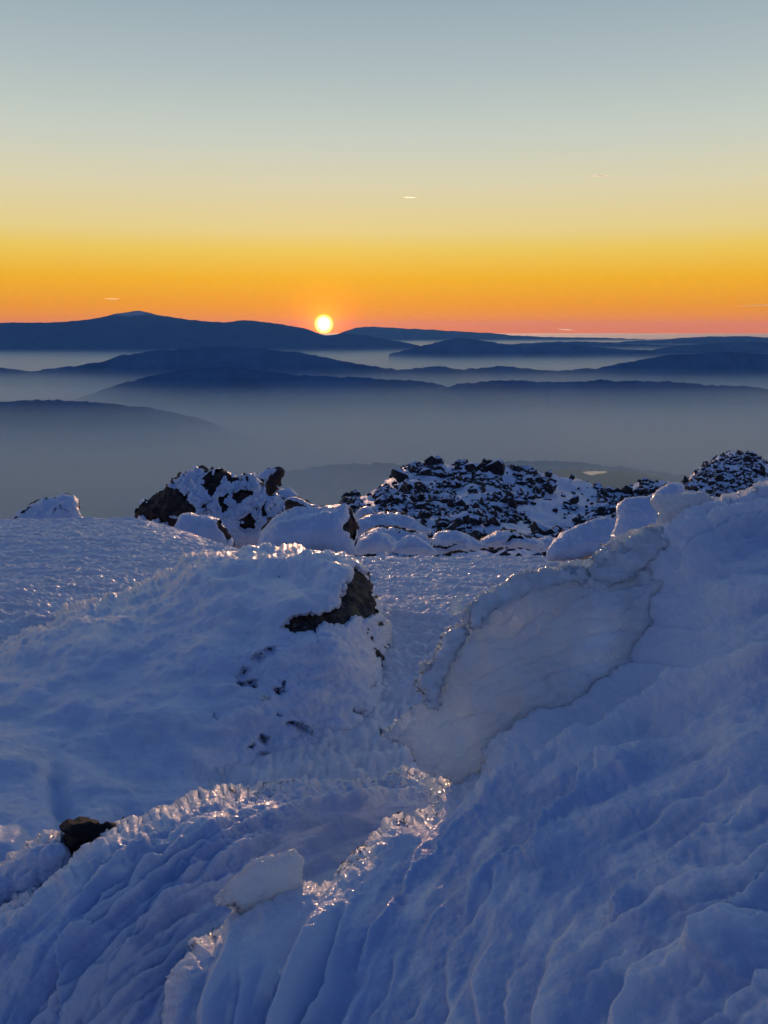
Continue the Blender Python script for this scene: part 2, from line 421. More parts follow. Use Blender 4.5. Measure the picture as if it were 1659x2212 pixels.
ridge('mountain_ridge', [(-400,715),(-150,705),(0,698),(100,697),(200,689),(250,677),(300,671),(340,680),(400,690),(490,696),(530,691),(580,697),(640,705),(664,711),(682,718),(697,723),(714,724),(730,721),(745,719),(780,723),(850,735),(920,750),(1000,775)], 44000, 'long blue mountain with a snow cap left of the setting sun', mat=mcap, depth=.13, rough=.5, seed=3)
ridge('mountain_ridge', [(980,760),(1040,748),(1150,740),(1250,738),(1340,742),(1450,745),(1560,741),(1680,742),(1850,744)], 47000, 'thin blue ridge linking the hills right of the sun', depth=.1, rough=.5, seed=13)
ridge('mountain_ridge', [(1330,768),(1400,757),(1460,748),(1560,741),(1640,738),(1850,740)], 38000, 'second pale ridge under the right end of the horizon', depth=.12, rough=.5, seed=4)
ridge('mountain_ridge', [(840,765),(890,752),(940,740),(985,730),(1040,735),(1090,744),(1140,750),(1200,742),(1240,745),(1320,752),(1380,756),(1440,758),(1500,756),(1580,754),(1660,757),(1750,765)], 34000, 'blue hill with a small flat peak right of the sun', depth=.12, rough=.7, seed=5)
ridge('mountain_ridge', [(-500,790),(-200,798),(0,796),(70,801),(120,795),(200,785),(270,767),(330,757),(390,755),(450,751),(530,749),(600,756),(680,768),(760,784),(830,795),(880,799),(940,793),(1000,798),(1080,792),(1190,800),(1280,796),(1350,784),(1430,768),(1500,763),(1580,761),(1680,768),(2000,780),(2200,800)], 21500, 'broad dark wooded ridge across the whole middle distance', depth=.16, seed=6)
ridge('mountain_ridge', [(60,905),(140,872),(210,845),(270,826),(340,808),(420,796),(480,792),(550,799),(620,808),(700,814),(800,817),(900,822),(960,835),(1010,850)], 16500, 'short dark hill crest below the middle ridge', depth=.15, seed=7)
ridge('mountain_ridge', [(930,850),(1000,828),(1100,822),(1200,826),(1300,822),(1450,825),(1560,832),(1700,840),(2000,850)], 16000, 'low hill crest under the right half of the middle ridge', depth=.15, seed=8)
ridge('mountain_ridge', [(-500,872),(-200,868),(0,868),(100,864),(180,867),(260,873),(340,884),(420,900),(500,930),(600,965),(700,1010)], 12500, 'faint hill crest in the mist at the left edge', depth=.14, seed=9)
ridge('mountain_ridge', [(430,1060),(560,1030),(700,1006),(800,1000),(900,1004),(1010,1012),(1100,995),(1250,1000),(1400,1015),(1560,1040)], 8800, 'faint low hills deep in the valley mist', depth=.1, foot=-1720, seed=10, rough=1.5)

# ------------------------------------------------------------------ lake
wm, t, out = newmat('water'); b = N(t, 'ShaderNodeBsdfPrincipled'); b.inputs['Base Color'].default_value = (.5, .5, .5, 1); b.inputs['Metallic'].default_value = 1; b.inputs['Roughness'].default_value = .05
t.links.new(b.outputs[0], out.inputs[0])
def lake(name, pts, Z, label):
    P = densify(pts, 2, 1.2, 8)
    dx, dy, dz = ray(P[:, 0], P[:, 1]); tt = Z/dz
    V = np.stack([dx*tt, dy*tt, dz*tt], -1); c = V.mean(0)
    me = bpy.data.meshes.new(name); me.from_pydata([tuple(c)]+[tuple(v) for v in V], [], [(0, 1+i, 1+(i+1) % len(V)) for i in range(len(V))]); me.materials.append(wm)
    o = bpy.data.objects.new(name, me); COL.objects.link(o); tag(o, label, None, None, 'structure')
lake('lake_water', [(1259,1020),(1275,1018),(1310,1018),(1309,1022),(1290,1024),(1280,1027),(1268,1024)], -1288, 'small pale lake shining through the mist above the rocky mesa')
lake('lake_water', [(1600,936),(1625,936),(1628,938),(1603,938)], -1640, 'thin sliver of far water in the mist at the right')

# ------------------------------------------------------------------ foreground
def saw(w, sharp=.12):
    f = w-np.floor(w); return np.where(f < 1-sharp, f/(1-sharp), 1-(f-(1-sharp))/sharp)
def strata(px, py, c, lam, warp, seed, V=None, sharp=.12):
    phi = np.hypot(px-c[0], py-c[1]); th = np.arctan2(py-c[1], px-c[0])*1000
    w = phi/lam+warp*fbm(v3(th/(lam*3.6), phi/(lam*7), seed+.37), 4)
    amp = np.clip(.5+1.8*fbm(v3(th/(lam*4.5), phi/(lam*1.2), seed+5.2), 2), 0, 1.4)
    return (saw(w, sharp)-.5)*amp
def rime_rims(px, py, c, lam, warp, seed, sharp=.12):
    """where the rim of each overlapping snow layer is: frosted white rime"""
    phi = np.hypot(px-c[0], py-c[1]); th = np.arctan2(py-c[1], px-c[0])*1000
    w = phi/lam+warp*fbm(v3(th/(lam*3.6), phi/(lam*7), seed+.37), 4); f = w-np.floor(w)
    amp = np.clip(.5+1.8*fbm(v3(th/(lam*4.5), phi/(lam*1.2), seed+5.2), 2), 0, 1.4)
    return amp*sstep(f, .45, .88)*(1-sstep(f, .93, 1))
def ledge(px, py, line, h, L, jit=6, seed=0.):
    P = densify(line, 6, 0, closed=False)
    q = v3(px/28, py/28, seed+.4)
    d, s, t, _ = poly_dist(px+1.5*jit*fbm(q, 4), py+1.5*jit*fbm(q+31.7, 4), P, closed=False)
    fade = sstep(t, 0, .12)*(1-sstep(t, .88, 1))
    return h*fade*np.where(s > 0, np.exp(-d/(.45*L))*sstep(d, 0, 6), 0)

# --- mound on the left: a boulder under a thick snow coat
moundC = [(-300,1420,3.9),(0,1400,4.1),(300,1250,4.7),(540,1190,4.9),(740,1200,4.6),(830,1340,4.2),(560,1400,3.9),(700,1450,3.75),(300,1500,3.6),(0,1600,3.2),(600,1650,3.3),(860,1500,3.9),(900,1650,3.5),(300,1800,2.7),(600,1850,2.75),(0,1900,2.3),(900,1900,2.8),(-300,1900,2.2),(-100,2300,1.9),(900,2300,2.2)]
moundB = rbf(moundC)
mound_out = [(-420,1600),(-300,1500),(-160,1440),(0,1385),(60,1355),(110,1335),(170,1300),(240,1288),(300,1262),(350,1235),(400,1207),(470,1190),(540,1183),(600,1186),(650,1186),(700,1190),(750,1198),(785,1220),(800,1255),(812,1290),(826,1330),(842,1375),(858,1440),(880,1540),(905,1620),(950,1700),(1010,1800),(1010,2100),(-420,2150)]
rock_hole = [(613,1352),(640,1326),(690,1328),(735,1306),(744,1256),(768,1226),(790,1240),(806,1280),(818,1322),(800,1338),(770,1334),(745,1350),(715,1346),(690,1352),(684,1372),(655,1366),(636,1372)]
def blob(x, y, rx, ry, a=0, n=10):
    return [(x+rx*math.cos(k*2*math.pi/n)*math.cos(a)-ry*math.sin(k*2*math.pi/n)*math.sin(a), y+rx*math.cos(k*2*math.pi/n)*math.sin(a)+ry*math.sin(k*2*math.pi/n)*math.cos(a)) for k in range(n)]
specks = [blob(545,1479,9,5), blob(520,1476,4,5), blob(604,1496,14,5,-.1), blob(612,1478,5,9), blob(574,1512,8,6,-.5), blob(570,1598,10,5), blob(628,1562,8,4,.2), blob(655,1576,15,5,.45),
          blob(572,1632,5,4), blob(466,1555,6,5), blob(770,1536,6,9,-.3), blob(783,1552,5,5,.6), blob(800,1492,4,8), blob(740,1606,3,4), blob(600,1545,5,4), blob(560,1420,7,4), blob(528,1448,5,5), blob(540,1610,4,4), blob(822,1352,9,4,.5), blob(585,1408,8,4)]
def d_mound(V, px, py, sd):
    m = smaller = np.clip((px-430)/200, 0, 1)*np.clip((py-1330)/80, 0, 1)     # lumpy granular part under the rock
    d = .05*fbm(V*2.0, 3)+.010*fbm(V*np.array([7, 7, 9]), 3)
    d += m*(.010*fbm(V*13, 3, mode=1)+.004*fbm(V*34, 2, mode=1))
    st = np.clip(1-(py-1200)/300, .12, 1)*np.clip(1.2-(px)/800, .25, 1)
    d += (1-m)*(.024*strata(px, py, (900, 2700), 52, .8, 2.)*st+.010*strata(px, py, (900, 2700), 21, .8, 4.)*st)
    d += .012*(1-m)*strata(px, py, (500, 3200), 90, 1.6, 8.)
    d += .003*fbm(V*30, 3)
    rimd = np.exp(-sd/40); d += .02*rimd*fbm(V*16, 4, mode=1)
    d -= .05*sstep(px, 60, 130)*np.exp(-((px-110-(py-1650)*.25)/26.)**2)*sstep(py, 1600, 1680)
    return d
tA = thing('snowy_boulder', 'large rounded boulder under thick snow with one bare lichen patch, left of the ice ledge', 'boulder', tuple(at(600, 1900, 3.3)))
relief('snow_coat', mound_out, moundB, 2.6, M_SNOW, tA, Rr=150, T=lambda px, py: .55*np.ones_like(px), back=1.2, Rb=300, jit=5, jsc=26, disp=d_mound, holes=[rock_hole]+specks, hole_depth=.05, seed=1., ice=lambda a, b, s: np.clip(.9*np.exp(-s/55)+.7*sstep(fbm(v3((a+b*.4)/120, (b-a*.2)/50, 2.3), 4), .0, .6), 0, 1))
rock_out = [(430,1420),(480,1300),(560,1250),(700,1235),(768,1218),(792,1236),(808,1275),(822,1320),(834,1365),(850,1450),(850,1600),(800,1680),(600,1700),(430,1640)]
MO = densify(mound_out, 12)
def rock_base(a, b):
    dd = poly_dist(a, b, MO)[0]*np.where(inside(a, b, MO), 1, 0)
    return moundB(a, b)+.55*(1-np.sqrt(np.maximum(0, 1-(1-np.minimum(dd/150, 1))**2)))+.085
def d_rock(V, px, py, sd): return .02*fbm(V*9, 4, mode=2)+.008*fbm(V*40, 3)
relief('rock', rock_out, rock_base, 4, M_ROCK, tA, Rr=20, T=.02, back=.8, Rb=150, jit=2, disp=d_rock)

# --- lower left drift
driftC = [(-200,2060,1.75),(0,1945,1.8),(260,1790,1.95),(520,1700,2.2),(780,1680,2.45),(930,1672,2.55),(300,1950,1.78),(600,1800,2.12),(760,1830,2.28),(550,1950,1.85),(0,2212,1.58),(400,2212,1.6),(800,2212,1.75),(-200,2400,1.5),(500,2500,1.5)]
driftB = rbf(driftC)
drift_out = [(-300,2130),(-100,2010),(0,1945),(60,1905),(110,1880),(150,1860),(200,1825),(255,1790),(300,1772),(350,1750),(400,1738),(430,1718),(480,1712),(520,1700),(580,1697),(650,1686),(720,1684),(780,1679),(830,1676),(870,1668),(920,1671),(975,1690),(1040,1760),(1050,2500),(-300,2560)]
c_d = (900, 2700)
def d_drift(V, px, py, sd):
    hollow = sstep(px, 560, 700)*sstep(py, 1715, 1760)
    k = 1-.9*hollow
    d = .022*fbm(V*4, 3)
    d += k*(.034*strata(px, py, c_d, 88, .6, 1., sharp=.12)+.020*strata(px, py, c_d, 40, .6, 3., sharp=.14)+.004*strata(px, py, c_d, 18, .6, 6.))
    d += k*(.005*fbm(V*14, 4, mode=1)+.0022*fbm(V*60, 3))
    top = np.exp(-sd/45)*k; d += top*(.008*fbm(V*30, 3, mode=1))
    d += ledge(px, py, [(130,2212),(128,2100),(135,2030),(165,2000),(205,1995),(220,1975)], .03, 70, 5, 1.)
    d += ledge(px, py, [(200,2212),(235,2100),(300,1990),(340,1940),(385,1900),(420,1850),(450,1845)], .028, 60, 5, 2.)
    d += ledge(px, py, [(190,1890),(200,1865),(240,1850),(270,1820),(330,1800)], .02, 40, 5, 3.)
    d += ledge(px, py, [(380,1890),(390,1860),(450,1820),(520,1800),(560,1795)], .018, 50, 5, 4.)
    d += ledge(px, py, [(0,1990),(30,1950),(60,1925),(90,1930)], .018, 40, 5, 5.)
    return d
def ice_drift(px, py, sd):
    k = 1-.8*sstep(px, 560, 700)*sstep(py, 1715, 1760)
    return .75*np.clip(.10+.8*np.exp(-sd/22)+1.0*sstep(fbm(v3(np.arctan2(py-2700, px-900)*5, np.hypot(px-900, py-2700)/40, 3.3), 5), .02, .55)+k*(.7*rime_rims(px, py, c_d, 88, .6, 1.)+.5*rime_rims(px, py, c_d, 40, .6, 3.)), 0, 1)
tC = thing('snow_drift', 'low fluted snow drift sloping down to the bottom left corner', 'snow drift', tuple(at(300, 2212, 1.1)))
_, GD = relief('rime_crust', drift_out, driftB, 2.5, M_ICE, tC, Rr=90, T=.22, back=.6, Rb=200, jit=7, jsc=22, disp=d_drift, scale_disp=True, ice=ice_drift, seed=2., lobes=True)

# --- big right-hand drift
mainC = [(1900,960,3.0),(1659,1040,2.7),(1500,1078,2.6),(1300,1200,2.5),(1320,1450,2.2),(1400,1340,2.31),(1450,1210,2.46),(1250,1510,2.13),(1130,1575,2.06),(1200,1400,2.42),(1300,1280,2.5),(1100,1520,2.25),(1540,1250,2.28),(1440,1440,2.1),(1300,1570,1.95),(1050,1640,2.0),(985,1680,1.98),(840,1790,1.80),(700,1915,1.62),(520,1990,1.55),(400,2060,1.48),(350,2212,1.36),(700,2212,1.32),(1000,1950,1.5),(1200,1750,1.7),(1000,2212,1.24),(1400,1640,1.75),(1659,1400,1.95),(1659,1700,1.5),(1300,2000,1.34),(1659,2100,1.12),(1200,2212,1.17),(2100,1400,1.9),(2100,2212,1.0),(1000,2500,1.12),(400,2600,1.2),(2000,2600,.9)]
mainB = rbf(mainC)
main_out = [(2150,880),(1900,950),(1760,990),(1680,1022),(1654,1030),(1610,1052),(1570,1064),(1532,1068),(1530,1080),(1488,1082),(1475,1100),(1465,1122),(1440,1150),(1400,1185),(1350,1230),(1300,1290),(1270,1350),(1230,1410),(1180,1470),(1120,1530),(1075,1580),(1045,1640),(1020,1664),(985,1680),(950,1702),(930,1735),(915,1752),(888,1768),(862,1772),(838,1782),(800,1825),(765,1860),(735,1890),(712,1906),(690,1912),(656,1914),(615,1930),(575,1950),(535,1970),(500,1984),(474,1992),(440,2012),(408,2034),(412,2052),(385,2080),(368,2110),(352,2140),(347,2180),(345,2300),(340,2700),(2150,2700)]
c_m = (1900, 2600)
def d_main(V, px, py, sd):
    left = 1-sstep(px+(py-1700)*.3, 900, 1300)
    up = 1-sstep(py-(px-1300)*-.2, 1250, 1480)
    amp = .55+.45*left
    d = .045*fbm(V*2.3, 3)*(1-.4*left)
    d += amp*(.060*strata(px, py, c_m, 170, .6, 1.)*(1-.75*up)+.024*strata(px, py, c_m, 70, .85, 3.)*(1-.7*up))
    d += .007*fbm(V*14, 4)+.0022*fbm(V*50, 3)
    rimd = np.exp(-sd/35); d += rimd*.007*fbm(V*26, 3, mode=1)
    d += ledge(px, py, [(1020,1664),(1045,1645),(1065,1615),(1130,1578),(1195,1540),(1250,1508),(1300,1470),(1330,1440),(1360,1400)], .03, 130, 6, 12.)
    d += ledge(px, py, [(990,1740),(1060,1690),(1130,1655),(1200,1610),(1290,1570),(1360,1520),(1420,1490),(1500,1400)], .030, 90, 6, 1.)
    d += ledge(px, py, [(980,1990),(1050,1905),(1110,1870),(1150,1850),(1190,1790),(1215,1750),(1245,1735),(1255,1690),(1300,1650),(1350,1640),(1420,1645)], .055, 120, 7, 2.)
    d += ledge(px, py, [(860,1940),(880,1880),(920,1850),(955,1810),(965,1790),(1010,1760),(1060,1740)], .025, 60, 6, 3.)
    d += ledge(px, py, [(1300,2000),(1360,1930),(1440,1880),(1490,1820),(1560,1775),(1620,1730),(1700,1690)], .045, 140, 8, 4.)
    d += ledge(px, py, [(1480,2090),(1520,2010),(1580,1960),(1640,1900),(1720,1840)], .04, 110, 8, 5.)
    d += ledge(px, py, [(760,2110),(790,2010),(830,1960),(850,1920)], .02, 60, 5, 6.)
    d += ledge(px, py, [(560,2230),(590,2110),(640,2030),(690,1990)], .02, 60, 5, 7.)
    d += ledge(px, py, [(1520,1105),(1560,1095),(1610,1085),(1680,1060)], .03, 60, 6, 9.)
    d += ledge(px, py, [(1450,1240),(1500,1170),(1560,1130),(1620,1110),(1690,1100)], .02, 60, 6, 10.)
    return d
def ice_main(px, py, sd):
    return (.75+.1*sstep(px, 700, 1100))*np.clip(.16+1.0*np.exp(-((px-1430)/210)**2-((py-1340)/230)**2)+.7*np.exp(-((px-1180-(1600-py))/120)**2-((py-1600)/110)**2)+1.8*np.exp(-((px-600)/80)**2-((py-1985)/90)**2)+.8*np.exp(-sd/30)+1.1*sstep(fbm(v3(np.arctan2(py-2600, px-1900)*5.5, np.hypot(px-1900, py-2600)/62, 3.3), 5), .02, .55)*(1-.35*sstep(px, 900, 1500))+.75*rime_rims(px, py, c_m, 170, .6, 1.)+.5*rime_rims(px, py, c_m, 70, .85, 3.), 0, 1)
tB = thing('ice_drift', 'towering wind-carved snow and ice drift filling the right side of the foreground', 'ice drift', tuple(at(1200, 2212, 1.05)))
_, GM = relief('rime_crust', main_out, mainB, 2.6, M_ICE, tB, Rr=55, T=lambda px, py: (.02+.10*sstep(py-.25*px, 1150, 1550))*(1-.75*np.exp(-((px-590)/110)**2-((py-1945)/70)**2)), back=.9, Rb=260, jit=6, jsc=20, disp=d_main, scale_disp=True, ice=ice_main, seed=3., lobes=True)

# --- translucent ledge behind its rim
ledge_out = [(1560,1150),(1500,1100),(1455,1122),(1405,1130),(1350,1147),(1298,1178),(1325,1186),(1290,1196),(1278,1219),(1256,1222),(1223,1215),(1185,1220),(1150,1230),(1120,1238),(1088,1252),(1050,1272),(1021,1290),(1004,1315),(998,1345),(965,1352),(950,1372),(938,1400),(928,1420),(910,1438),(905,1452),(895,1470),(892,1490),(906,1500),(912,1512),(900,1522),(880,1532),(862,1545),(852,1560),(835,1568),(815,1577),(830,1590),(845,1602),(868,1608),(880,1625),(892,1640),(905,1660),(925,1672),(985,1684),(1100,1690),(1300,1600),(1500,1420),(1650,1250)]
ledgeC = [(1500,1120,2.62),(1300,1195,2.52),(1150,1235,2.44),(1020,1295,2.34),(960,1360,2.26),(900,1470,2.18),(820,1577,2.08),(920,1670,2.02),(1060,1640,2.04),(1100,1450,2.14),(1130,1575,2.08),(1250,1510,2.14),(1320,1450,2.2),(1400,1340,2.31),(1450,1210,2.46),(1250,1330,2.27),(1540,1250,2.55),(1440,1440,2.35),(1300,1600,2.25),(1500,1420,2.5)]
ledgeB = rbf(ledgeC)
def d_ledge(V, px, py, sd):
    r = np.exp(-sd/30)
    d = .02*fbm(V*4, 3)+.010*fbm(V*16, 5)
    d += r*(.012*fbm(V*24, 4, mode=1))
    d += .026*strata(px, py, (1500, 2300), 80, .7, 2.)+.008*strata(px, py, (1500, 2300), 30, .8, 5.)+.004*fbm(V*40, 3, mode=1)*np.exp(-sd/70)
    d += ledge(px, py, [(985,1560),(968,1500),(980,1440),(1000,1400),(1025,1350),(1060,1330),(1110,1300),(1170,1275),(1240,1262),(1290,1265),(1330,1250)], .022, 70, 6, 1.)
    d += ledge(px, py, [(1330,1262),(1300,1290),(1265,1260),(1290,1215),(1340,1195),(1400,1175),(1440,1160)], .02, 60, 6, 2.)
    d += ledge(px, py, [(1360,1310),(1400,1270),(1430,1240),(1480,1225)], .012, 60, 6, 3.)
    return d
_, GL = relief('ice_ledge', ledge_out, ledgeB, 2.2, M_CLEAR, tB, Rr=14, T=.008, back=.03, Rb=60, jit=7, jsc=13, disp=d_ledge, ice=lambda a, b, s: np.clip(.58-.50*sstep(a+.4*(b-1300), 1090, 1370)+.3*fbm(v3((a-b*.3)/60, (a*.5+b)/160, 3.3), 4)+.35*np.exp(-s/22), 0, .9), seed=4., lobes=True)
relief('ice_horn', [(1004,1276),(1003,1290),(994,1300),(998,1308),(1010,1315),(1005,1328),(990,1325),(975,1334),(968,1325),(972,1305),(970,1292),(985,1285)], lambda a, b: 2.33+0*a, 1.6, M_CLEAR, tB, Rr=12, T=.012, back=.02, Rb=14, jit=3, jsc=8, disp=lambda V, a, b, s: .006*fbm(V*50, 3, mode=1), ice=lambda a, b, s: .9+0*a, seed=5.)
relief('ice_lobe', [(1416,1128),(1420,1105),(1410,1085),(1414,1072),(1440,1070),(1470,1064),(1500,1062),(1530,1068),(1545,1090),(1500,1150),(1440,1160)], lambda a, b: 2.62+.0004*(1130-b), 2.2, M_CLEAR, tB, Rr=22, T=.03, back=.08, Rb=40, jit=4, jsc=12, disp=lambda V, a, b, s: .012*fbm(V*16, 4, mode=1), ice=lambda a, b, s: .45+0*a, seed=6.)
def fin(out, off, seed, icev=.12):
    relief('ice_fin', out, lambda a, b: ledgeB(a, b)-off, 2.0, M_CLEAR, tB, Rr=12, T=.014, back=.03, Rb=20, jit=7, jsc=11, lobes=True, seed=seed,
           disp=lambda V, a, b, s_: .006*fbm(V*26, 4)+.010*fbm(V*12, 3, mode=1)*np.exp(-s_/20)+.006*strata(a, b, (1500, 2300), 30, .8, seed), ice=lambda a, b, s_: np.clip(icev+.25*np.exp(-s_/8)+.2*fbm(v3(a/30, b/30, seed), 3), 0, .8))
fin([(1284,1200),(1300,1188),(1325,1186),(1360,1160),(1400,1140),(1450,1132),(1465,1150),(1440,1185),(1400,1225),(1345,1262),(1310,1272),(1285,1266),(1262,1255),(1276,1228)], .022, 31.)
fin([(1024,1296),(1060,1272),(1105,1250),(1150,1236),(1200,1226),(1250,1226),(1282,1240),(1270,1262),(1225,1262),(1180,1276),(1140,1290),(1105,1310),(1070,1326),(1050,1350),(1022,1366),(1008,1340)], .018, 32.)
fin([(1006,1348),(1018,1372),(1000,1395),(988,1420),(975,1455),(960,1490),(950,1530),(925,1540),(912,1518),(920,1495),(905,1478),(912,1450),(935,1420),(950,1385),(975,1358)], .016, 33.)
# shard
# shard
shardB = rbf([(461,1936,1.60),(550,1856,1.64),(635,1829,1.68),(661,1853,1.68),(655,1914,1.66),(560,1930,1.605),(600,2000,1.66),(520,1990,1.62)])
def d_shard(V, px, py, sd):
    d = .010*fbm(V*12, 3)+np.exp(-sd/14)*.006*fbm(V*40, 3, mode=1)+.003*strata(px, py, (700, 2300), 40, .8, 2.)
    return d+ledge(px, py, [(500,1900),(545,1868),(580,1858),(620,1850),(640,1836)], .012, 40, 3, 1.)
_, GS = relief('ice_shard', [(461,1936),(480,1915),(500,1895),(525,1872),(549,1857),(590,1845),(615,1836),(636,1829),(650,1842),(661,1855),(657,1880),(654,1914),(660,1960),(640,2030),(560,2030),(523,1980),(505,1972),(490,1962),(478,1955),(462,1950)], shardB, 1.8, M_CLEAR, tB, Rr=20, T=.02, back=.022, Rb=30, jit=3, jsc=12, disp=d_shard, ice=lambda a, b, s: np.clip(.55*(1-sstep(b, 1890, 1990))+.3*np.exp(-s/12), 0, 1), seed=7.)

# frozen droplets along the melting rims
mb_ = M_CLEAR
def ico(sub):
    import bmesh
    bm = bmesh.new(); bmesh.ops.create_icosphere(bm, subdivisions=sub, radius=1)
    V = np.array([v.co[:] for v in bm.verts]); F = np.array([[v.index for v in f.verts] for f in bm.faces]); bm.free(); return V, F
ICOV, ICOF = ico(2)
def droplets(parent, G, pts, n, spread, r0, r1, name='frozen_droplets'):
    P = np.asarray(pts); VV, FF = [], []; k = 0
    clump = RNG.random(len(P)); clump = np.convolve(clump, np.ones(7)/7, 'same'); clump = np.clip((clump-.42)*6, .03, 1); clump /= clump.sum()
    for i in RNG.choice(len(P), n, p=clump):
        x, y = P[i]+RNG.normal(size=2)*spread
        j = np.argmin((G['px']-x)**2+(G['py']-y)**2)
        r = RNG.uniform(r0, r1)*(1 if RNG.random() < .85 else 1.6); c = G['V'][j]*(1-r*.3/np.linalg.norm(G['V'][j]))
        v = ICOV*(1+.35*fbm(ICOV*1.3+i*3.1+k, 2))[:, None]*np.array([RNG.uniform(.7, 1.6), 1, RNG.uniform(.6, 1.3)])*r+c
        VV.append(v); FF.append(ICOF+k*len(ICOV)); k += 1
    o = link_mesh(name, np.concatenate(VV), np.concatenate(FF), mb_, parent, attrs={'ice': np.full(k*len(ICOV), .05)}); o['kind'] = 'stuff'; return o
LO = GL['O']; rim = LO[(LO[:, 0] < 1345) & (LO[:, 1] < 1684) & (LO[:, 0] > 790) & ~((LO[:, 1] > 1500) & (LO[:, 0] > 985))]
droplets(tB, GL, rim, 150, 5, .0012, .0034)
inner = densify([(985,1560),(968,1500),(980,1440),(1000,1400),(1025,1350),(1060,1330),(1110,1300),(1170,1275),(1240,1262),(1290,1265),(1330,1250)], 3, 6, 20, closed=False)
droplets(tB, GL, inner, 70, 8, .001, .0028)
droplets(tB, GL, np.array(blob(1040, 1540, 14, 8)*2+blob(1400, 1155, 16, 10)), 26, 5, .001, .0026)
droplets(tB, GS, densify([(470,1945),(485,1955),(505,1962),(520,1968)], 2, 3, 9, closed=False), 30, 4, .0012, .0035)
droplets(tB, GM, densify([(985,1682),(945,1705),(935,1745),(888,1770),(845,1785),(800,1828),(760,1868),(730,1900)], 3, 3, 9, closed=False), 190, 7, .0013, .0032)
droplets(tB, GM, densify([(440,2020),(412,2040),(410,2060),(385,2085),(370,2110),(352,2145)], 3, 3, 9, closed=False), 70, 4, .0009, .0022)
droplets(tC, GD, densify([(540,1704),(650,1690),(780,1684),(900,1674),(930,1680)], 4, 3, 9, closed=False), 150, 6, .0015, .0034)
# --- lower left lumps and the black stone between them
lumpB = rbf([(0,1870,2.0),(60,1815,2.04),(160,1815,2.03),(100,1880,1.98),(0,1960,1.97),(150,1950,2.0)])
o, _ = relief('snow_lump', [(-120,1930),(-60,1880),(0,1858),(30,1838),(60,1815),(90,1800),(120,1797),(148,1808),(166,1822),(168,1850),(200,1900),(150,2000),(-120,2050)], lumpB, 2.5, M_ICE, None, Rr=60, T=.12, back=.2, Rb=80, jit=5, jsc=14, disp=lambda V, a, b, s: .018*fbm(V*9, 4, mode=1)+.006*fbm(V*40, 3), ice=lambda a, b, s: np.clip(.7*np.exp(-s/30)+.2, 0, 1), seed=8., lobes=True)
tag(o, 'small rounded snow lump left of the black stone at the lower left edge', 'snow lump')
o, _ = relief('black_stone', [(128,1790),(140,1782),(165,1768),(190,1766),(215,1776),(240,1780),(262,1786),(270,1830),(200,1880),(150,1860),(140,1812)], lambda a, b: 2.05+0*a, 2.5, rock_mat('black_rock', 1, False, ((.002, .002, .002), (.008, .007, .008))), None, Rr=25, T=.06, back=.15, Rb=40, jit=5, jsc=14, disp=lambda V, a, b, s: .012*fbm(V*16, 4, mode=2), seed=9.)
tag(o, 'small black bare stone wedged in the snow at the lower left', 'stone')
o, _ = relief('snow_hummock', [(-200,1765),(-60,1772),(0,1779),(40,1785),(62,1800),(80,1830),(100,1880),(100,1980),(-200,1980)], rbf([(-100,1765,2.32),(60,1790,2.34),(0,1900,2.2),(100,1900,2.22),(-100,1980,2.1)]), 3.5, M_SNOW, None, Rr=60, T=.12, back=.3, Rb=80, jit=3, jsc=20, disp=lambda V, a, b, s: .02*fbm(V*5, 4), seed=9.5)
tag(o, 'smooth blue snow hummock at the left edge above the small lump', 'snow hummock')

# ------------------------------------------------------------------ snow-covered rocks on the plateau edge
def boulder(name, label, out, holes, Y, bevel=.3, group=None, rough=.012, rk=M_ROCKB, step=2., cat='boulder', tilt=.004, seed=0., jit=2.5, hj=4, freq=2.2, grow=1.0):
    ys = [p[1] for p in out]; xs = [p[0] for p in out]
    w = (max(xs)-min(xs)); Rr = w*.35; D = w/FPX*Y
    base = lambda a, b: Y+(max(ys)-b)*tilt*Y/10.+.0*a
    tr = thing(name, label, cat, tuple(at(sum(xs)/len(xs), max(ys), Y)), group)
    k = Y/10.
    dsp = lambda V, a, b, s: k*(.08*fbm(V*freq/k, 2)+rough*fbm(V*9/k, 3, mode=1))
    holes = [[tuple(np.mean(h_, 0)+(np.array(q_)-np.mean(h_, 0))*grow) for q_ in h_] for h_ in holes]
    relief('snow_coat', out, base, step, M_SNOWB, tr, Rr=Rr, T=D*.40, back=D*.55, Rb=Rr, jit=jit, jsc=12, disp=dsp, holes=holes or None, hole_depth=.06*k, seed=seed, hj=hj)
    if holes:
        c = np.mean(np.array(out, float), 0)
        relief('rock', [tuple(c+(np.array(p)-c)*.985+0) for p in out], lambda a, b: base(a, b)+.075*k, max(step, 2), rk, tr, Rr=Rr, T=D*.40, back=D*.5, Rb=Rr, jit=1.5, jsc=10, disp=lambda V, a, b, s: dsp(V, a, b, s)-.0*k+.02*k*fbm(V*7/k, 3, mode=2), seed=seed)
    return tr
M_SNOWB = snow_mat('boulder_snow', scale=2.5, sss=.1, glint=.1)
boulder('snowy_rock', 'snow-plastered rock alone at the left edge of the plateau crest', [(35,1118),(60,1100),(75,1085),(95,1078),(115,1076),(140,1070),(162,1072),(172,1085),(175,1110),(178,1140),(30,1145)],
        [blob(125,1095,5,3), blob(135,1102,6,2.5), blob(165,1078,3,5), blob(118,1106,4,2)], 15, seed=1.1, jit=3)
outcrop = [(288,1118),(300,1090),(330,1070),(350,1060),(375,1040),(395,1025),(420,1010),(450,1012),(475,1012),(500,1022),(512,1034),(535,1028),(560,1034),(575,1050),(600,1062),(620,1080),(640,1110),(640,1180),(380,1190),(340,1160),(300,1140)]
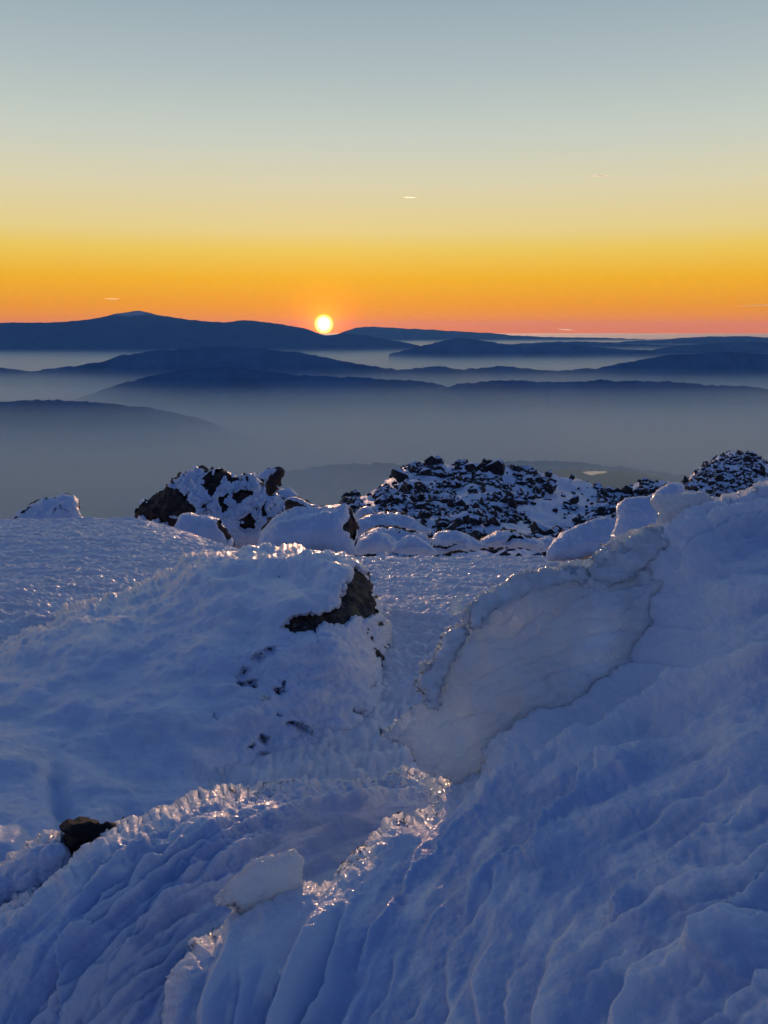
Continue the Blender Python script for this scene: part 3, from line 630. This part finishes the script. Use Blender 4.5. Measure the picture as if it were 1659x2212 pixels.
oh = [[(290,1116),(302,1090),(320,1078),(318,1100),(325,1118),(308,1116)], [(335,1120),(330,1095),(345,1065),(365,1062),(395,1075),(405,1062),(400,1085),(412,1100),(398,1118),(372,1108),(362,1120),(350,1112)],
      [(352,1130),(368,1118),(385,1125),(380,1140),(372,1138)], [(372,1145),(385,1128),(402,1135),(420,1118),(440,1120),(430,1100),(450,1080),(438,1105),(446,1122),(410,1142),(395,1150)],
      [(440,1045),(452,1030),(462,1018),(470,1035),(475,1045),(466,1055),(455,1070),(452,1055)], [(472,1018),(490,1014),(512,1035),(500,1044),(486,1030),(478,1040)],
      [(470,1085),(490,1062),(488,1085),(505,1095),(490,1100),(482,1110)], [(500,1070),(525,1058),(542,1060),(536,1075),(515,1078)], [(520,1130),(540,1118),(552,1125),(548,1140),(530,1142)],
      [(430,1095),(438,1090),(440,1098),(430,1100)], [(570,1090),(578,1100),(580,1115),(570,1110)], [(545,1095),(560,1095),(556,1102)], [(375,1035),(388,1026),(382,1040)]]
boulder('rock_outcrop', 'jagged dark outcrop streaked with snow, tallest of the rocks beyond the plateau edge', outcrop, oh, 24, seed=2.2, jit=5, hj=6, rough=.035, freq=1.6, step=1.5, grow=1.3)
boulder('leaning_boulder', 'red-brown boulder leaning out on top of the snow-streaked outcrop', [(556,1032),(572,1022),(590,1018),(606,1020),(608,1036),(600,1052),(590,1066),(580,1060),(574,1046)],
        [[(576,1040),(584,1024),(600,1019),(607,1024),(606,1040),(598,1054),(588,1064),(580,1056)], [(560,1034),(574,1036),(570,1046)]], 24, seed=3.3, jit=1, hj=1.5, step=1.2)
boulder('snow_dome', 'smooth snow-capped round boulder at the right foot of the outcrop', [(596,1075),(606,1062),(622,1057),(636,1062),(646,1078),(648,1100),(600,1100)], [], 27, seed=4.1, jit=1)
boulder('snowy_slab', 'low brown slab under a snow cap between the outcrop and the big round boulder', [(620,1084),(640,1078),(660,1082),(672,1090),(690,1098),(700,1120),(625,1120)], [[(621,1086),(640,1086),(655,1092),(650,1102),(622,1102)]], 22, seed=5.1, jit=1.5, hj=2)
boulder('snowy_boulder', 'snow-covered hummock with a dark right side, in front of the outcrop', [(378,1138),(395,1118),(420,1112),(450,1110),(472,1118),(484,1135),(494,1158),(494,1180),(380,1180)], [[(474,1120),(486,1138),(495,1158),(490,1166),(478,1158),(470,1140),(466,1122)]], 15.5, seed=6.1, jit=2, hj=3)
boulder('snowy_boulder', 'big snow-covered boulder with one bare brown right end, at the middle of the plateau edge', [(560,1160),(570,1140),(578,1122),(600,1108),(640,1100),(680,1094),(715,1088),(745,1086),(762,1100),(772,1125),(773,1155),(768,1180),(760,1200),(560,1200)],
        [[(752,1094),(764,1100),(773,1130),(774,1156),(768,1172),(755,1168),(752,1152),(738,1146),(742,1132),(750,1122)]], 12.5, seed=7.1, jit=2.5, hj=3)
for i, (lab, out, hl, Y) in enumerate([
    ('low snow mound directly right of the big round boulder', [(772,1110),(790,1098),(808,1104),(820,1120),(820,1140),(772,1140)], [], 30),
    ('long snow swell topmost in the cluster left of the mesa foot', [(770,1130),(800,1112),(840,1105),(880,1112),(910,1130),(938,1150),(900,1160),(770,1160)], [[(880,1110),(905,1116),(925,1132),(900,1122)]], 26),
    ('snow-capped stone with a dark seam below the long snow swell', [(780,1160),(815,1140),(850,1138),(880,1142),(920,1152),(938,1170),(930,1190),(780,1190)], [[(845,1143),(870,1139),(905,1147),(915,1152),(880,1150),(855,1147)]], 20),
    ('round snow hump lowest in the cluster, right of the big boulder', [(775,1180),(790,1160),(815,1148),(845,1155),(862,1172),(868,1195),(775,1195)], [], 17),
    ('pointed white snow hump before the dark-based stone', [(845,1195),(855,1172),(880,1158),(905,1160),(925,1172),(936,1195)], [], 16),
    ('broad snow-capped stone with a dark base under the mesa', [(932,1180),(930,1160),(945,1145),(975,1142),(1010,1150),(1035,1165),(1055,1182),(1000,1195),(935,1195)], [[(932,1166),(940,1176),(960,1178),(985,1176),(1005,1180),(960,1186),(934,1184)]], 18),
    ('flat snow-capped stone with a dark cleft right of the broad one', [(1035,1165),(1065,1148),(1100,1143),(1130,1150),(1160,1165),(1175,1180),(1130,1188),(1045,1188)], [[(1096,1160),(1108,1150),(1130,1156),(1134,1164),(1115,1162),(1100,1170),(1088,1172)]], 20),
    ('small plain snow swell at the right end of the boulder row', [(1150,1170),(1175,1155),(1200,1158),(1220,1175),(1215,1190),(1150,1190)], [], 22),
    ('rime-edged snow mound in front of the rocky slope, beside the ice drift', [(1190,1175),(1215,1150),(1250,1130),(1290,1120),(1330,1122),(1352,1140),(1375,1175),(1375,1210),(1190,1210)], [], 8.0),
    ('upright frosted snow block against the top of the ice drift', [(1325,1160),(1332,1120),(1335,1095),(1350,1080),(1375,1077),(1400,1075),(1425,1080),(1440,1120),(1440,1180),(1325,1180)], [], 6.0),
    ('snow-capped rock peeping over the top of the ice drift', [(1412,1080),(1425,1060),(1450,1052),(1475,1052),(1490,1066),(1492,1090),(1412,1095)], [[(1478,1056),(1490,1064),(1490,1074),(1482,1068)]], 12),
    ]):
    boulder('snow_mound' if not hl else 'snowy_boulder', lab, out, hl, Y, seed=10+i*1.3, jit=2.2, hj=2.5, cat='snow mound' if not hl else 'boulder')

# ------------------------------------------------------------------ rocky slopes beyond
mesaB = rbf([(700,1190,75),(745,1085,105),(880,1012,135),(1060,1010,140),(1290,1050,150),(1500,1045,150),(1000,1100,100),(1000,1180,78),(1300,1190,75),(1500,1180,80),(1200,1110,110)])
mesa_out = [(690,1200),(735,1095),(755,1078),(800,1060),(835,1042),(850,1030),(880,1013),(930,1011),(1000,1014),(1060,1015),(1130,1012),(1170,1022),(1230,1028),(1270,1036),(1300,1052),(1345,1056),(1395,1048),(1440,1048),(1500,1052),(1560,1100),(1560,1260),(690,1260)]
d_far = lambda V, a, b, s: 1.6*fbm(V*.06, 4)+.5*fbm(V*.3, 4)
mesa, G1 = relief('rocky_mesa', mesa_out, mesaB, 3, M_FAR, None, Rr=60, T=16, back=60, Rb=200, jit=2.5, jsc=14, disp=d_far, seed=20.)
tag(mesa, 'flat-topped snowy slope strewn with dark rocks right of the boulders', None, None, 'structure')
coneB = rbf([(1430,1080,190),(1590,975,240),(1750,1050,230),(1590,1100,170),(1500,1130,160),(1750,1150,160)])
cone, G2 = relief('rocky_hill', [(1400,1110),(1440,1062),(1480,1046),(1498,1030),(1512,1012),(1550,988),(1590,974),(1612,980),(1640,996),(1662,1008),(1760,1050),(1850,1100),(1850,1300),(1400,1300)], coneB, 3, M_FAR, None, Rr=60, T=20, back=80, Rb=200, jit=2, jsc=14, disp=d_far, seed=21.)
tag(cone, 'conical hill of snow-dusted rubble at the right edge', None, None, 'structure')

# angular stones
def stone_mesh(k, sub=2):
    import bmesh
    bm = bmesh.new(); bmesh.ops.create_icosphere(bm, subdivisions=sub, radius=1)
    V = np.array([v.co[:] for v in bm.verts])
    rr = np.random.default_rng(100+k); nn = rr.normal(size=(11, 3)); nn /= np.linalg.norm(nn, axis=1)[:, None]; h = rr.uniform(.45, .8, 11)
    for n_, h_ in zip(nn, h):
        dd = V@n_; V = V-np.maximum(dd-h_, 0)[:, None]*n_
    V *= rr.uniform(.8, 1.3, 3); V += .05*fbm(V*3+k, 2)[:, None]
    for v, c in zip(bm.verts, V): v.co = c
    me = bpy.data.meshes.new('stone'); bm.to_mesh(me); bm.free(); me.materials.append(M_TALUS); return me
STONES = [stone_mesh(k) for k in range(10)]
def density(px, py, which):
    if which == 0:
        dz = 0.0
        crest = np.interp(px, [745,850,880,1060,1170,1300,1400,1500], [1085,1030,1013,1012,1022,1052,1048,1050])
        dd = py-crest
        dz = np.where((px < 1190) & (dd < 75), .95, 0)
        dz = np.maximum(dz, np.where((px < 960) & (dd > 20), .45, 0))
        dz = np.maximum(dz, np.where((px > 880) & (px < 960) & (py > 1060) & (py < 1140), .95, 0))
        dz = np.maximum(dz, np.where((px > 950) & (px < 1120) & (py > 1090) & (py < 1150), .18, 0))
        dz = np.maximum(dz, np.where((px > 1200) & (dd > 0) & (py < 1180-(px-1200)*.1) & (py > 1150-(px-1200)*.5), .6, 0))
        dz = np.where((px > 1290) & (dd < 30), .95, dz)
        dz = np.where((px > 1190) & (px < 1290) & (py < 1080), .06, np.maximum(dz, .04))
        pat = fbm(v3(px/55, py/32, 3.), 3)
        return dz*np.clip(.6+3.2*pat, .02, 1)
    return np.clip(.72+1.0*fbm(v3(px/40, py/30, 8.), 2), .1, 1)
cands = []; RNG = np.random.default_rng(5); random.seed(5)
for which, (G, n) in enumerate(((G1, 9000), (G2, 3600))):
    px, py, V = G['px'], G['py'], G['V']
    ok = np.nonzero((py < 1215) & (px > 700) & (px < 1720))[0]
    k = RNG.choice(ok, n*3); dn = density(px[k], py[k], which); k = k[RNG.random(len(k)) < dn][:n]
    for i in k:
        s = float(np.clip(RNG.lognormal(-1.1, .55), .15, 1.3)) * (1.0 if which == 0 else 1.25)
        if which == 0 and py[i] < 1100 and 1040 < px[i] < 1100 and RNG.random() < .05: s *= 1.6
        cands.append((s*FPX/V[i, 1], s, V[i], which))
cands.append((30., 2.0, at(1071, 1013, 138), 0)); cands.append((24., 1.4, at(862, 1030, 130), 0)); cands.append((24., 1.3, at(1045, 1014, 138), 0))
cands.sort(key=lambda c: -c[0])
for c in cands[:290]:
    o = bpy.data.objects.new('talus_rock', STONES[random.randrange(10)]); COL.objects.link(o)
    o.location = Vector(c[2])+Vector((0, 0, .15*c[1])); s = c[1]; o.scale = (s, s, s*random.uniform(.7, 1.05)); o.rotation_euler = (random.uniform(-.5, .5), random.uniform(-.5, .5), random.uniform(0, 6.28))
    if c[3] == 0: tag(o, 'dark snow-capped rock jutting from the flat-topped slope', 'rock', 'dark rocks on the flat-topped slope')
    else: tag(o, 'dark rock jutting from the conical hill at the right edge', 'rock', 'dark rocks on the conical hill')
SV = [(np.array([v.co[:] for v in m_.vertices]), np.array([p.vertices[:] for p in m_.polygons])) for m_ in (stone_mesh(50+k, 1) for k in range(6))]
VV, FF, nvt = [], [], 0
for c in cands[290:]:
    v, f = SV[random.randrange(6)]; a = random.uniform(0, 6.28); ca, sa = math.cos(a), math.sin(a)
    Rm = np.array([[ca, -sa, 0], [sa, ca, 0], [0, 0, 1]]); b_ = random.uniform(-.5, .5)
    Rx = np.array([[1, 0, 0], [0, math.cos(b_), -math.sin(b_)], [0, math.sin(b_), math.cos(b_)]])
    VV.append((v*c[1])@Rx@Rm+c[2]+np.array([0, 0, .12*c[1]])); FF.append(f+nvt); nvt += len(v)
o = link_mesh('rubble', np.concatenate(VV), np.concatenate(FF), M_TALUS, smooth=False)
tag(o, 'countless small dark stones scattered over the far snowy slopes', None, None, 'stuff')
for m_ in STONES: m_.polygons.foreach_set('use_smooth', np.zeros(len(m_.polygons), bool))

# ------------------------------------------------------------------ contrails
cm, t, out = newmat('contrail'); v = N(t, 'ShaderNodeVolumePrincipled'); v.inputs['Color'].default_value = (1, 1, 1, 1)
v.inputs['Density'].default_value = .035; v.inputs['Anisotropy'].default_value = .9; t.links.new(v.outputs[0], out.inputs['Volume'])
def contrail(x0, y0, x1, y1, Y, w, label):
    n = 24; s = np.linspace(0, 1, n); P = at(x0+(x1-x0)*s, y0+(y1-y0)*s, Y+0*s); rad = w/FPX*Y*(np.sin(np.pi*s)**.5*.9+.05); k = 8
    V = np.array([[p[0], p[1]+r_*math.cos(a), p[2]+r_*math.sin(a)] for p, r_ in zip(P, rad) for a in [j*2*math.pi/k for j in range(k)]])
    F = np.array([[i*k+j, i*k+(j+1) % k, (i+1)*k+(j+1) % k, (i+1)*k+j] for i in range(n-1) for j in range(k)])
    tag(link_mesh('contrail', V, F, cm), label, 'contrail', 'short contrails in the evening sky')
contrail(1270, 379, 1320, 381, 62000, 1.5, 'highest contrail, a thin white streak at the upper right of the sky')
contrail(871, 426, 899, 427, 60000, .9, 'short pale contrail high above and right of the sun')
contrail(1205, 711, 1238, 713, 88000, 1.4, 'tiny bright contrail just above the horizon right of the sun')
contrail(1590, 662, 1760, 655, 85000, .9, 'long faint contrail low at the right edge of the sky')
contrail(225, 645, 258, 646, 88000, .8, 'tiny contrail above the snow-capped mountain at the left')

# ------------------------------------------------------------------ air
def air(name, x, y0, y1, z0, z1, col, dens, anis, label):
    V = np.array([[sx, sy, sz] for sz in (z0, z1) for sy in (y0, y1) for sx in (-x, x)], float)
    F = np.array([[0, 2, 3, 1], [4, 5, 7, 6], [0, 1, 5, 4], [2, 6, 7, 3], [0, 4, 6, 2], [1, 3, 7, 5]])
    m, t, out = newmat(name); v = N(t, 'ShaderNodeVolumePrincipled'); v.inputs['Color'].default_value = (*col, 1); v.inputs['Density'].default_value = dens; v.inputs['Anisotropy'].default_value = anis; v.inputs['Absorption Color'].default_value = (1, 1, 1, 1)
    t.links.new(v.outputs[0], out.inputs['Volume'])
    tag(link_mesh(name, V, F, m, smooth=False), label, None, None, 'stuff')
air('haze', 200000, -3000, 170000, -1900, 950, (.17, .44, .72), 0.8e-5, .1, 'thin blue evening haze over the whole view')
air('valley_mist', 190000, 4500, 160000, -1850, -930, (.79, .985, .99), 8e-5, .68, 'thin upper mist between the far ridges')
air('valley_mist', 189000, 4600, 159000, -1840, -1040, (.79, .985, .99), 2.6e-4, .68, 'grey-blue mist lying in the valleys between the ridges')
air('valley_mist', 188000, 4700, 158000, -1830, -1300, (.79, .985, .99), 5.5e-4, .68, 'densest mist on the valley floor')
